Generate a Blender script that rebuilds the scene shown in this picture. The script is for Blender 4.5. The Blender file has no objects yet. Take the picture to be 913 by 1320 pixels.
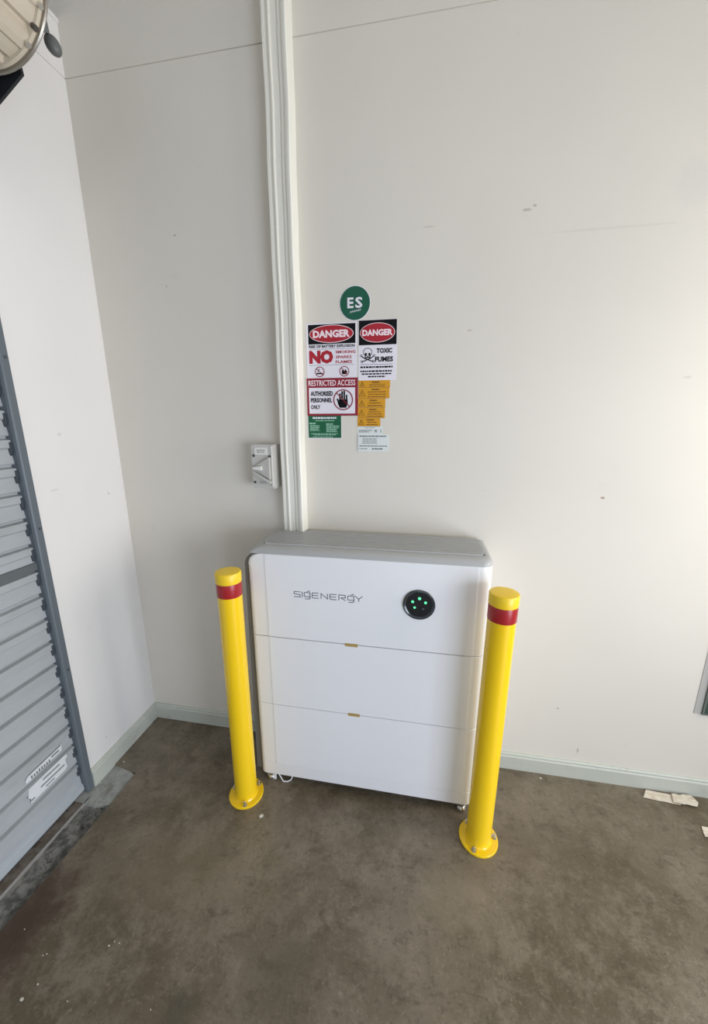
import bpy, bmesh, math, random
from mathutils import Vector, Matrix, noise
S = bpy.context.scene
C = bpy.context.scene.collection
PI = math.pi
random.seed(7)

# ---------------------------------------------------------------- camera
F_PX = 492.5
cam_d = bpy.data.cameras.new('camera')
cam = bpy.data.objects.new('camera', cam_d); C.objects.link(cam)
cam_d.sensor_fit = 'HORIZONTAL'; cam_d.sensor_width = 36.0
cam_d.lens = F_PX / 913 * 36.0
cam_d.clip_start = 0.02
right = Vector((0.98418971, 0.17710496, -0.00210799))
up = Vector((-0.03925641, 0.22972649, 0.9724632))
fwd = Vector((-0.17271232, 0.95700552, -0.23304695))
M = Matrix((right, up, -fwd)).transposed().to_4x4()
M.translation = Vector((1.17295, -1.32193, 1.33001))
cam.matrix_world = M
S.camera = cam

# ---------------------------------------------------------------- world, lights, exposure
S.view_settings.view_transform = 'Standard'
S.view_settings.look = 'None'
S.view_settings.gamma = 1.0
S.view_settings.exposure = 0.0
w = bpy.data.worlds.new('world'); S.world = w; w.use_nodes = True
bg = w.node_tree.nodes['Background']
bg.inputs['Color'].default_value = (0.75, 0.86, 1.0, 1); bg.inputs['Strength'].default_value = 1.0

def area(name, loc, aim, sx, sy, power, col):
    d = bpy.data.lights.new(name, 'AREA'); d.shape = 'RECTANGLE'; d.size = sx; d.size_y = sy
    d.energy = power; d.color = col
    o = bpy.data.objects.new(name, d); C.objects.link(o); o.location = loc
    o.rotation_euler = (Vector(aim) - Vector(loc)).to_track_quat('-Z', 'Y').to_euler()
    return o
# daylight entering by the openings this garage has: the side window and the big door behind the camera
area('corner_window_daylight', (2.97, -0.52, 1.36), (0, -0.52, 1.36), 0.80, 0.90, 22, (1.0, 0.955, 0.88))
area('side_door_daylight', (2.97, -2.20, 0.70), (0, -2.20, 0.70), 1.8, 1.30, 60, (0.77, 0.85, 1.0))
area('rear_door_daylight', (1.9, -5.9, 1.1), (1.9, 0, 1.1), 2.0, 2.1, 9, (0.95, 0.97, 1.0))

# ---------------------------------------------------------------- materials
def principled(name, col, rough=0.5, metal=0.0, spec=0.5, coat=0.0):
    m = bpy.data.materials.new(name); m.use_nodes = True
    b = m.node_tree.nodes['Principled BSDF']
    b.inputs['Base Color'].default_value = (*col, 1)
    b.inputs['Roughness'].default_value = rough
    b.inputs['Metallic'].default_value = metal
    b.inputs['Specular IOR Level'].default_value = spec
    b.inputs['Coat Weight'].default_value = coat
    return m
def srgb(r, g, b):
    f = lambda v: (v/255/12.92) if v/255 <= 0.04045 else ((v/255+0.055)/1.055)**2.4
    return (f(r), f(g), f(b))
class NT:
    def __init__(s, m): s.m = m; s.t = m.node_tree; s.b = s.t.nodes['Principled BSDF']; s.pos = None
    def n(s, ty, **kw):
        x = s.t.nodes.new(ty)
        for k, v in kw.items(): setattr(x, k, v)
        return x
    def l(s, a, b): s.t.links.new(a, b)
    def position(s):
        if not s.pos: s.pos = s.n('ShaderNodeNewGeometry').outputs['Position']
        return s.pos
    def noise(s, scale, detail=4, rough=0.55, stretch=None, dist=0.0):
        x = s.n('ShaderNodeTexNoise'); x.inputs['Scale'].default_value = scale
        x.inputs['Detail'].default_value = detail; x.inputs['Roughness'].default_value = rough
        x.inputs['Distortion'].default_value = dist
        src = s.position()
        if stretch:
            mp = s.n('ShaderNodeVectorMath', operation='MULTIPLY'); s.l(src, mp.inputs[0]); mp.inputs[1].default_value = stretch
            src = mp.outputs[0]
        s.l(src, x.inputs['Vector'])
        return x.outputs['Fac']
    def ramp(s, fac, lo, hi, a=0.0, b=1.0):
        x = s.n('ShaderNodeMapRange'); x.interpolation_type = 'SMOOTHSTEP'
        s.l(fac, x.inputs['Value'])
        for k, v in (('From Min', lo), ('From Max', hi), ('To Min', a), ('To Max', b)): x.inputs[k].default_value = v
        return x.outputs['Result']
    def mix(s, fac, a, b):
        x = s.n('ShaderNodeMix', data_type='RGBA')
        if isinstance(fac, float): x.inputs[0].default_value = fac
        else: s.l(fac, x.inputs[0])
        for i, v in ((6, a), (7, b)):
            if isinstance(v, tuple): x.inputs[i].default_value = (*v, 1)
            else: s.l(v, x.inputs[i])
        return x.outputs[2]
    def math(s, op, a, b=None):
        x = s.n('ShaderNodeMath', operation=op)
        for i, v in ((0, a), (1, b)):
            if v is None: continue
            if isinstance(v, (int, float)): x.inputs[i].default_value = v
            else: s.l(v, x.inputs[i])
        return x.outputs[0]
    def spot(s, c, r, amount=1.0, soft=0.6, wob=None):
        """irregular blotch with its own place and shape on the surface: 1 in the middle, 0 outside"""
        a = s.n('ShaderNodeVectorMath', operation='SUBTRACT'); s.l(s.position(), a.inputs[0]); a.inputs[1].default_value = c
        b = s.n('ShaderNodeVectorMath', operation='DIVIDE'); s.l(a.outputs[0], b.inputs[0]); b.inputs[1].default_value = r
        ln = s.n('ShaderNodeVectorMath', operation='LENGTH'); s.l(b.outputs[0], ln.inputs[0])
        v = ln.outputs['Value']
        if wob is not None: v = s.math('ADD', v, wob)
        return s.ramp(v, 1 - soft, 1.0 + 0.15, amount, 0.0)
    def bump(s, h, strength, dist=0.002):
        x = s.n('ShaderNodeBump'); x.inputs['Strength'].default_value = strength; x.inputs['Distance'].default_value = dist
        s.l(h, x.inputs['Height']); s.l(x.outputs[0], s.b.inputs['Normal'])

MT = {}
# painted plasterboard, with its scuffs
def wall_material(name, base, scuffs, joint=False):
    m = principled(name, base, 0.62, spec=0.3); n = NT(m)
    big = n.ramp(n.noise(1.6, 3), 0.35, 0.7)
    c = n.mix(big, base, tuple(v*0.965 for v in base))
    fine = n.ramp(n.noise(14, 5, 0.6), 0.62, 0.75, 0, 0.10)
    c = n.mix(fine, c, tuple(v*0.72 for v in base))
    wob = n.math('MULTIPLY', n.math('SUBTRACT', n.noise(45, 3), 0.5), 1.3)
    for (p, r, a, col) in scuffs:
        c = n.mix(n.spot(p, r, a, 0.5, wob), c, col)
    n.l(c, n.b.inputs['Base Color'])
    n.bump(n.noise(160, 3), 0.12, 0.0008)
    return m
CR = (0.725, 0.685, 0.612)
DK = (0.22, 0.19, 0.16); GR = (0.50, 0.51, 0.50); BR = (0.25, 0.13, 0.07)
MT['wall_back'] = wall_material('wall_paint', CR, [
    ((1.85, 0, 1.94), (0.055, 0.1, 0.06), 0.16, GR),
    ((1.436, 0, 1.911), (0.013, 0.1, 0.005), 0.4, DK), ((1.455, 0, 1.92), (0.006, 0.1, 0.004), 0.45, DK),
    ((1.743, 0, 1.087), (0.007, 0.1, 0.004), 0.7, BR), ((1.162, 0, 1.89), (0.022, 0.1, 0.003), 0.2, DK),
    ((1.66, 0, 1.848), (0.19, 0.1, 0.0035), 0.10, DK), ((1.79, 0, 0.116), (0.004, 0.1, 0.014), 0.45, DK),
    ((1.70, 0, 0.29), (0.006, 0.1, 0.005), 0.45, DK), ((1.50, 0, 0.16), (0.03, 0.1, 0.004), 0.18, DK),
    ((0.28, 0, 1.78), (0.004, 0.1, 0.004), 0.4, DK), ((0.33, 0, 1.93), (0.004, 0.1, 0.004), 0.6, DK),
    ((1.30, 0, 1.60), (0.01, 0.1, 0.003), 0.4, DK), ((1.92, 0, 1.45), (0.012, 0.1, 0.004), 0.18, DK)])
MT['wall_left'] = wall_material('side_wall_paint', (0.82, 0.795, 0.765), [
    ((0, -0.239, 1.288), (0.1, 0.010, 0.006), 0.2, DK), ((0, -0.293, 1.112), (0.1, 0.016, 0.004), 0.15, DK),
    ((0, -0.080, 1.062), (0.1, 0.004, 0.004), 0.6, DK), ((0, -0.27, 0.133), (0.1, 0.004, 0.004), 0.4, DK),
    ((0, -0.36, 1.75), (0.1, 0.006, 0.004), 0.4, DK)])
MT['ceiling'] = principled('ceiling_paint', (0.78, 0.77, 0.74), 0.7)
# concrete floor
def floor_material():
    m = principled('concrete_floor', (0.2, 0.17, 0.14), 0.5, spec=0.42); n = NT(m)
    c = n.mix(n.ramp(n.noise(2.1, 6, 0.62, dist=0.15), 0.36, 0.64), (0.108, 0.084, 0.050), (0.185, 0.152, 0.108))
    c = n.mix(n.ramp(n.noise(8, 9, 0.78, dist=0.2), 0.44, 0.62, 0, 0.70), c, (0.235, 0.196, 0.145))
    c = n.mix(n.ramp(n.noise(13, 9, 0.80, (1, 1.5, 1), 0.3), 0.50, 0.64, 0, 0.62), c, (0.080, 0.061, 0.037))
    c = n.mix(n.ramp(n.noise(55, 5, 0.80), 0.52, 0.68, 0, 0.50), c, (0.062, 0.048, 0.031))
    c = n.mix(n.ramp(n.noise(95, 4, 0.75), 0.55, 0.70, 0, 0.42), c, (0.330, 0.290, 0.220))
    c = n.mix(n.ramp(n.noise(24, 9, 0.8, (2.8, 0.8, 1), 0.5), 0.60, 0.68, 0, 0.34), c, (0.390, 0.345, 0.275))
    # scuffs dragged across the slab
    for sd, st_, k in ((31, (0.5, 5.0, 1), 0.40), (23, (4.5, 0.7, 1), 0.30)):
        c = n.mix(n.math('MULTIPLY', n.ramp(n.noise(sd, 6, 0.7, st_, 1.2), 0.60, 0.66, 0, k), n.ramp(n.noise(2.7, 2), 0.45, 0.6)), c, (0.070, 0.055, 0.038))
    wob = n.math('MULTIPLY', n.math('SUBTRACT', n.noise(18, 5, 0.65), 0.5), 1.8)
    for p, r, a, col in [((0.67, -0.83, 0), (0.05, 0.09, 1), 0.55, (0.066, 0.057, 0.041)),
                         ((0.86, -0.72, 0), (0.16, 0.15, 1), 0.42, (0.086, 0.072, 0.053)),
                         ((0.83, -0.53, 0), (0.035, 0.05, 1), 0.4, (0.079, 0.064, 0.041)),
                         ((0.14, -0.76, 0), (0.11, 0.22, 1), 0.85, (0.060, 0.032, 0.018)),
                         ((1.62, -0.28, 0), (0.30, 0.13, 1), 0.30, (0.106, 0.083, 0.053)),
                         ((0.45, -0.55, 0), (0.24, 0.16, 1), 0.30, (0.224, 0.178, 0.100)),
                         ((1.32, -0.48, 0), (0.16, 0.10, 1), 0.35, (0.290, 0.241, 0.165)),
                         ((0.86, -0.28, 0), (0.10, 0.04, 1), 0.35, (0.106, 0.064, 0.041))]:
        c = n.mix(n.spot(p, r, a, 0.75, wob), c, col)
    # fine white scratches
    sc = n.noise(6, 2, 0.5, (1.0, 9.0, 1), 3.0)
    line = n.math('ABSOLUTE', n.math('SUBTRACT', sc, 0.47))
    msk = n.math('MULTIPLY', n.ramp(line, 0.0, 0.0035, 1, 0), n.ramp(n.noise(3.3, 2), 0.56, 0.62, 0, 0.35))
    c = n.mix(msk, c, (0.42, 0.40, 0.36))
    n.l(c, n.b.inputs['Base Color'])
    n.l(n.ramp(n.noise(6, 5), 0.3, 0.7, 0.26, 0.46), n.b.inputs['Roughness'])
    h = n.math('ADD', n.noise(60, 5, 0.65), n.math('MULTIPLY', n.noise(9, 4), 1.5))
    n.bump(h, 0.6, 0.003)
    return m
MT['floor'] = floor_material()
def rough_concrete(name, a, b, d):
    m = principled(name, a, 0.9, spec=0.2); n = NT(m)
    c = n.mix(n.ramp(n.noise(30, 6, 0.7), 0.38, 0.62), a, b)
    c = n.mix(n.ramp(n.noise(12, 5, 0.7, (1, 1, 1), 1.0), 0.55, 0.66, 0, 0.85), c, d)
    n.l(c, n.b.inputs['Base Color']); n.bump(n.noise(70, 6, 0.7), 0.8, 0.004)
    return m
MT['rebate'] = rough_concrete('rough_rebate_concrete', (0.11, 0.108, 0.098), (0.28, 0.27, 0.245), (0.025, 0.020, 0.014))
MT['patch'] = rough_concrete('smooth_patch_concrete', (0.33, 0.335, 0.31), (0.42, 0.425, 0.40), (0.24, 0.235, 0.20))
MT['base'] = principled('baseboard_paint', srgb(190, 193, 182), 0.45)
n = NT(MT['base']); c = n.mix(n.ramp(n.noise(22, 5, 0.7), 0.55, 0.75, 0, 0.5), srgb(192, 195, 184), srgb(152, 150, 136)); n.l(c, n.b.inputs['Base Color'])
MT['column'] = principled('column_paint', (0.83, 0.805, 0.725), 0.42)
MT['white'] = principled('white_enamel', (0.86, 0.865, 0.88), 0.30, spec=0.5)
MT['plinth'] = principled('white_plinth_enamel', (0.85, 0.85, 0.865), 0.36)
MT['cap'] = principled('light_grey_plastic', (0.44, 0.44, 0.43), 0.40)
MT['grille'] = principled('mid_grey_grille', (0.47, 0.47, 0.465), 0.38, metal=0.1)
MT['grille_floor'] = principled('dark_grille_floor', (0.13, 0.13, 0.13), 0.6)
MT['housing'] = principled('dark_grey_housing', (0.17, 0.165, 0.155), 0.5)
MT['dark'] = principled('dark_seam', (0.08, 0.08, 0.085), 0.6)
MT['yellow'] = principled('yellow_enamel', (0.95, 0.615, 0.010), 0.20, spec=0.5, coat=0.3)
n = NT(MT['yellow']); n.bump(n.noise(55, 3), 0.06, 0.001)
MT['yellow_cap'] = principled('yellow_cap_plastic', (0.92, 0.62, 0.02), 0.34)
MT['red'] = principled('red_reflective_tape', (0.38, 0.018, 0.022), 0.28)
MT['chrome'] = principled('zinc_steel', (0.62, 0.60, 0.56), 0.22, metal=0.95)
MT['black'] = principled('black_gloss', (0.010, 0.012, 0.016), 0.12, coat=0.4)
MT['ring'] = principled('black_ring', (0.035, 0.042, 0.05), 0.22, coat=0.5)
def emis(name, col, s):
    m = principled(name, (0.02, 0.1, 0.05), 0.4); b = m.node_tree.nodes['Principled BSDF']
    b.inputs['Emission Color'].default_value = (*col, 1); b.inputs['Emission Strength'].default_value = s
    return m
MT['led'] = emis('green_led', (0.12, 0.95, 0.42), 1.3)
MT['led_off'] = principled('unlit_led', (0.05, 0.07, 0.11), 0.3)
MT['tan'] = principled('tan_label', srgb(178, 150, 92), 0.5)
MT['logo'] = principled('grey_logo_print', srgb(98, 100, 110), 0.45)
MT['curtain'] = principled('grey_steel_curtain', srgb(170, 174, 176), 0.42, spec=0.5)
n = NT(MT['curtain']); c = n.mix(n.ramp(n.noise(5, 4, 0.6, (1, 1, 3)), 0.4, 0.7, 0, 0.5), srgb(172, 176, 178), srgb(156, 160, 162)); n.l(c, n.b.inputs['Base Color'])
MT['guide'] = principled('slate_steel_guide', srgb(98, 106, 112), 0.45)
MT['groove'] = principled('curtain_shadow_grey', srgb(96, 102, 104), 0.5)
MT['clip'] = principled('dark_nylon_clip', srgb(72, 78, 84), 0.5)
MT['rail'] = principled('aluminium_bottom_rail', srgb(172, 178, 182), 0.4)
MT['brown'] = rough_concrete('dusty_sill', (0.14, 0.115, 0.09), (0.22, 0.19, 0.16), (0.06, 0.045, 0.03))
MT['strip'] = principled('worn_steel_edge', (0.50, 0.48, 0.45), 0.4, metal=0.5)
MT['drum'] = principled('beige_drum_steel', srgb(204, 192, 172), 0.38, spec=0.5)
MT['drum_rim'] = principled('dull_rim_steel', srgb(165, 158, 146), 0.35, metal=0.6)
MT['bracket_shade'] = principled('bracket_and_shade_black', (0.012, 0.013, 0.017), 0.55)  # black of the wall bracket, and of the curtain painted as shaded
MT['knob'] = principled('dark_grey_plastic', srgb(96, 98, 96), 0.45)
MT['iso'] = principled('isolator_grey_plastic', srgb(196, 193, 186), 0.35)
MT['iso_light'] = principled('isolator_label', srgb(225, 223, 218), 0.35)
MT['iso_dark'] = principled('isolator_screw_hole', srgb(70, 64, 60), 0.5)
MT['iso_print'] = principled('isolator_print', srgb(120, 116, 110), 0.5)
MT['s_white'] = principled('sign_white', srgb(232, 228, 236), 0.4)
MT['s_black'] = principled('sign_black', srgb(10, 10, 16), 0.55, spec=0.2)
MT['s_grey'] = principled('sign_grey', srgb(150, 150, 158), 0.4)
MT['s_red'] = principled('sign_red', srgb(170, 26, 44), 0.4)
MT['s_crimson'] = principled('sign_crimson', srgb(140, 22, 46), 0.4)
MT['s_pinkwhite'] = principled('sign_letter_white', srgb(246, 226, 232), 0.4)
MT['s_green'] = principled('sign_green', srgb(2, 86, 64), 0.4)
MT['s_green2'] = principled('sign_mid_green', srgb(4, 90, 56), 0.4)
MT['s_mint'] = principled('sign_mint_print', srgb(150, 196, 172), 0.4)
MT['s_yellow'] = principled('sign_yellow', srgb(214, 152, 22), 0.4)
MT['s_yline'] = principled('sign_yellow_print', srgb(112, 76, 22), 0.4)
MT['s_pale'] = principled('sign_pale_paper', srgb(222, 226, 224), 0.45)
MT['s_pline'] = principled('sign_paper_print', srgb(105, 112, 116), 0.45)
MT['card'] = principled('torn_card', srgb(218, 208, 190), 0.8)
n = NT(MT['card']); c = n.mix(n.ramp(n.noise(40, 4), 0.4, 0.7, 0, 0.6), srgb(222, 212, 196), srgb(186, 172, 148)); n.l(c, n.b.inputs['Base Color'])
MT['chip'] = principled('pale_chip', srgb(205, 200, 188), 0.7)
MT['green_dark'] = principled('dark_green_panel', srgb(52, 72, 62), 0.3)
MT['green_edge'] = principled('grey_green_frame', srgb(96, 104, 98), 0.4)
MT['surround'] = principled('surround_paint', (0.43, 0.42, 0.39), 0.6)
MT['lit_edge'] = principled('lit_edge_white', (0.82, 0.81, 0.78), 0.35)
MT['sticker'] = principled('worn_white_sticker', srgb(222, 224, 226), 0.5)
MT['st_print'] = principled('worn_sticker_print', srgb(122, 128, 132), 0.5)
MT['clear'] = principled('clear_plastic', srgb(225, 225, 228), 0.25)

# ---------------------------------------------------------------- helpers
def tagp(o, label=None, cat=None, group=None, kind=None):
    if label: o['label'] = label
    if cat: o['category'] = cat
    if group: o['group'] = group
    if kind: o['kind'] = kind
    return o
ORG = {}
def link(name, bm, mat, parent=None, origin=None, smooth=False, bevel=0.0):
    """bmesh drawn in world coordinates -> one mesh object; children share the root's origin"""
    if parent is not None: origin = ORG[parent.name]
    origin = Vector(origin or (0, 0, 0))
    if bevel > 0:
        bmesh.ops.bevel(bm, geom=[e for e in bm.edges if len(e.link_faces) == 2 and e.calc_face_angle(0) > 0.5],
                        offset=bevel, segments=2, profile=0.6, affect='EDGES')
    bmesh.ops.recalc_face_normals(bm, faces=bm.faces)
    for v in bm.verts: v.co -= origin
    me = bpy.data.meshes.new(name); bm.to_mesh(me); bm.free()
    if smooth is not False:
        for p in me.polygons: p.use_smooth = True
        try: me.set_sharp_from_angle(angle=math.radians(35 if smooth is True else smooth))
        except Exception: pass
    me.materials.append(MT[mat] if isinstance(mat, str) else mat)
    o = bpy.data.objects.new(name, me); C.objects.link(o)
    if parent is not None: o.parent = parent
    else: o.location = origin
    ORG[o.name] = origin
    return o
def empty(name, loc, label=None, cat=None, group=None, kind=None):
    o = bpy.data.objects.new(name, None); C.objects.link(o); o.location = loc; o.empty_display_size = 0.05
    ORG[o.name] = Vector(loc)
    return tagp(o, label, cat, group, kind)
def box(bm, a, b):
    x0, y0, z0 = a; x1, y1, z1 = b
    v = [bm.verts.new(p) for p in ((x0,y0,z0),(x1,y0,z0),(x1,y1,z0),(x0,y1,z0),(x0,y0,z1),(x1,y0,z1),(x1,y1,z1),(x0,y1,z1))]
    for f in ((0,3,2,1),(4,5,6,7),(0,1,5,4),(1,2,6,5),(2,3,7,6),(3,0,4,7)): bm.faces.new([v[i] for i in f])
    return bm
def bx(a, b): return box(bmesh.new(), a, b)
def prism(bm, pts, fa, fb):
    """pts: closed 2D outline; fa/fb map a 2D point to the 3D point on each cap"""
    A = [bm.verts.new(fa(*p)) for p in pts]; B = [bm.verts.new(fb(*p)) for p in pts]
    bm.faces.new(A); bm.faces.new(B[::-1]); n = len(pts)
    for i in range(n): bm.faces.new((A[i], A[(i+1) % n], B[(i+1) % n], B[i]))
    return bm
def lathe(bm, prof, c, seg=40, axis='z'):
    """prof: (radius, height) from bottom to top, closed at both ends"""
    rings = []
    for r, h in prof:
        ring = []
        for i in range(seg):
            a = 2*PI*i/seg; p = (r*math.cos(a), r*math.sin(a))
            q = (c[0]+p[0], c[1]+p[1], c[2]+h) if axis == 'z' else ((c[0]+p[0], c[1]+h, c[2]+p[1]) if axis == 'y' else (c[0]+h, c[1]+p[0], c[2]+p[1]))
            ring.append(bm.verts.new(q))
        rings.append(ring)
    for a, b in zip(rings, rings[1:]):
        for i in range(seg): bm.faces.new((a[i], a[(i+1) % seg], b[(i+1) % seg], b[i]))
    bm.faces.new(rings[0]); bm.faces.new(rings[-1][::-1])
    return bm
def tube(bm, pts, r, seg=8):
    pts = [Vector(p) for p in pts]; rings = []
    for i, p in enumerate(pts):
        d = (pts[min(i+1, len(pts)-1)] - pts[max(i-1, 0)]).normalized()
        u = d.orthogonal().normalized() if i == 0 else (u - d*u.dot(d)).normalized()
        v = d.cross(u)
        rings.append([bm.verts.new(p + (u*math.cos(2*PI*k/seg) + v*math.sin(2*PI*k/seg))*r) for k in range(seg)])
    for a, b in zip(rings, rings[1:]):
        for k in range(seg): bm.faces.new((a[k], a[(k+1) % seg], b[(k+1) % seg], b[k]))
    bm.faces.new(rings[0]); bm.faces.new(rings[-1][::-1])
    return bm
# flat print standing on a surface facing -y: (x, z) outlines at depth y
def wprism(bm, pts, y, t=0.0004):
    return prism(bm, pts, lambda x, z: (x, y, z), lambda x, z: (x, y - t, z))
def wrect(bm, x0, z0, x1, z1, y, t=0.0004): return wprism(bm, [(x0, z0), (x1, z0), (x1, z1), (x0, z1)], y, t)
def well(bm, cx, cz, rx, rz, y, t=0.0004, seg=40):
    return wprism(bm, [(cx + rx*math.cos(2*PI*i/seg), cz + rz*math.sin(2*PI*i/seg)) for i in range(seg)], y, t)
def wring(bm, cx, cz, rx, rz, wd, y, t=0.0004, seg=40):
    for i in range(seg):
        a, b = 2*PI*i/seg, 2*PI*(i+1)/seg
        wprism(bm, [(cx+rx*math.cos(a), cz+rz*math.sin(a)), (cx+rx*math.cos(b), cz+rz*math.sin(b)),
                    (cx+(rx-wd)*math.cos(b), cz+(rz-wd)*math.sin(b)), (cx+(rx-wd)*math.cos(a), cz+(rz-wd)*math.sin(a))], y, t)
    return bm
def wstroke(bm, pts, wd, y, t=0.0004):
    for (xa, za), (xb, zb) in zip(pts, pts[1:]):
        d = Vector((xb-xa, zb-za)); L = d.length
        if L < 1e-6: continue
        d /= L; n_ = Vector((-d.y, d.x))*wd/2; e = d*wd*0.35
        wprism(bm, [(xa-e.x-n_.x, za-e.y-n_.y), (xb+e.x-n_.x, zb+e.y-n_.y), (xb+e.x+n_.x, zb+e.y+n_.y), (xa-e.x+n_.x, za-e.y+n_.y)], y, t)
    return bm
def wtext(bm, s, x0, z0, x1, z1, y, bold=0.02, shear=0.0):
    """lettering fitted into the rectangle x0..x1, z0..z1"""
    cu = bpy.data.curves.new('t', 'FONT'); cu.body = s; cu.size = 1; cu.offset = bold; cu.resolution_u = 2; cu.extrude = 0.001
    ob = bpy.data.objects.new('t', cu); C.objects.link(ob)
    dg = bpy.context.evaluated_depsgraph_get(); dg.update()
    me = bpy.data.meshes.new_from_object(ob.evaluated_get(dg))
    bpy.data.objects.remove(ob); bpy.data.curves.remove(cu)
    xs = [v.co.x for v in me.vertices]; ys = [v.co.y for v in me.vertices]
    ax, bx_, ay, by = min(xs), max(xs), min(ys), max(ys)
    vs = []
    for v in me.vertices:
        u = (v.co.x-ax)/(bx_-ax); k = (v.co.y-ay)/(by-ay)
        vs.append(bm.verts.new((x0+u*(x1-x0)+shear*k*(z1-z0), y - (0.0005 if v.co.z > 0 else 0.0), z0+k*(z1-z0))))
    for p in me.polygons:
        try: bm.faces.new([vs[i] for i in p.vertices])
        except ValueError: pass
    bpy.data.meshes.remove(me)
    return bm
def fineprint(bm, x0, z0, x1, z1, rows, y, fill=0.6, center=False, seed=1, ragged=0.25):
    """print too small to read in the photograph: rows of word-long dashes"""
    rnd = random.Random(seed); h = (z1-z0)/rows
    for r in range(rows):
        z = z1 - (r+0.5)*h; L = (x1-x0)*(1 - ragged*rnd.random())
        x = x0 + ((x1-x0-L)/2 if center else 0); e = x + L
        while x < e - 0.001:
            wd = min(e-x, rnd.uniform(0.004, 0.012)); wrect(bm, x, z-h*fill/2, x+wd, z+h*fill/2, y, 0.0003); x += wd + 0.0016
    return bm
def dup_tree(o, parent=None):
    c = o.copy(); C.objects.link(c)
    if parent is not None: c.parent = parent
    for ch in list(o.children): dup_tree(ch, c)
    return c

# ================================================================ SETTING
RX, RY, RZ = 3.0, -6.0, 2.9
# floor slab, with the door rebate left out along the left wall
pts = [(-1.6, 0.0), (0.0, 0.0), (0.0, -0.262), (0.122, -0.285), (0.122, -0.42), (0.105, -0.80), (0.09, -2.72), (0.0, -2.72), (0.0, RY), (RX, RY), (RX, 0.0)]
pts = [(0.0, 0.0), (0.0, -0.262), (0.122, -0.285), (0.122, -0.42), (0.105, -0.80), (0.09, -2.72), (0.0, -2.72), (0.0, RY), (RX, RY), (RX, 0.0)]
fl = link('floor', prism(bmesh.new(), pts, lambda x, y: (x, y, 0), lambda x, y: (x, y, -0.12)), 'floor'); fl['kind'] = 'structure'
# roughened strip in the rebate, under and before the door
bm = bmesh.new(); nx, ny = 14, 150; vv = {}
for j in range(ny+1):
    for i in range(nx+1):
        x = -0.10 + 0.225*i/nx; y = -0.415 - 2.30*j/ny
        if i == nx: x = 0.128 if y > -0.6 else 0.112
        z = -0.013 + 0.006*noise.noise(Vector((x*40, y*28, 0))) + 0.004*noise.noise(Vector((x*110, y*110, 3)))
        vv[i, j] = bm.verts.new((x, y, z))
for j in range(ny):
    for i in range(nx): bm.faces.new((vv[i, j], vv[i+1, j], vv[i+1, j+1], vv[i, j+1]))
o = link('threshold_concrete', bm, 'rebate', parent=fl, smooth=60)
bm = bmesh.new()
prism(bm, [(0.0, -0.264), (0.06, -0.268), (0.118, -0.288), (0.119, -0.41), (0.07, -0.425), (0.0, -0.42), (-0.03, -0.42), (-0.03, -0.264)], lambda x, y: (x, y, -0.004), lambda x, y: (x, y, -0.05))
link('concrete_patch', bm, 'patch', parent=fl, bevel=0.002)
link('threshold_edge_strip', prism(bmesh.new(), [(0.021, -0.40), (0.0245, -0.40), (0.0145, -2.7), (0.011, -2.7)], lambda x, y: (x, y, -0.004), lambda x, y: (x, y, -0.03)), 'strip', parent=fl)
link('dusty_sill', prism(bmesh.new(), [(-0.040, -0.40), (0.0205, -0.40), (0.0105, -2.7), (-0.040, -2.7)], lambda x, y: (x, y, -0.006), lambda x, y: (x, y, -0.03)), 'brown', parent=fl)
# back wall: two sheets over a recessed backing, joint at 2.39 m
wb = link('wall_back', bx((-1.6, 0.0018, -0.1), (RX+0.1, 0.12, RZ)), 'wall_back'); wb['kind'] = 'structure'
link('wall_sheet', bx((-1.6, 0.0, -0.1), (RX, 0.006, 2.3908)), 'wall_back', parent=wb, bevel=0.0012)
link('wall_sheet', bx((-1.6, -0.0015, 2.3928), (RX, 0.006, RZ)), 'wall_back', parent=wb, bevel=0.0012)
# left wall: pier between the corner and the door, header over the door, wall beyond it; ends at 2.53 m
DY0, DY1 = -0.375, -2.72
wl = link('wall_left', bx((-0.12, DY0, -0.1), (-0.0018, 0.0, 2.53)), 'wall_left'); wl['kind'] = 'structure'
link('wall_sheet', bx((-0.006, DY0, -0.1), (0.0, 0.0, 2.3908)), 'wall_left', parent=wl, bevel=0.001)
link('wall_sheet', bx((-0.006, DY0, 2.3928), (0.0015, 0.0, 2.53)), 'wall_left', parent=wl, bevel=0.001)
link('wall_header', bx((-0.12, DY1, 2.06), (0.0, DY0, 2.53)), 'wall_left', parent=wl)
link('wall_pier', bx((-0.12, RY, -0.1), (0.0, DY1, 2.53)), 'wall_left', parent=wl)
t_ = link('lit_edge_strip', bx((-0.125, RY, 2.53), (0.006, 0.0, 2.542)), 'lit_edge'); t_['kind'] = 'structure'  # added strip, white to give the light caught along the wall's top edge
# side space above the left wall
o = link('wall_far_left', bx((-1.7, RY, -0.1), (-1.6, 0.1, RZ)), 'wall_back'); o['kind'] = 'structure'
o = link('ceiling', bx((-1.7, RY, RZ), (RX+0.1, 0.12, RZ+0.1)), 'ceiling'); o['kind'] = 'structure'
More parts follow.
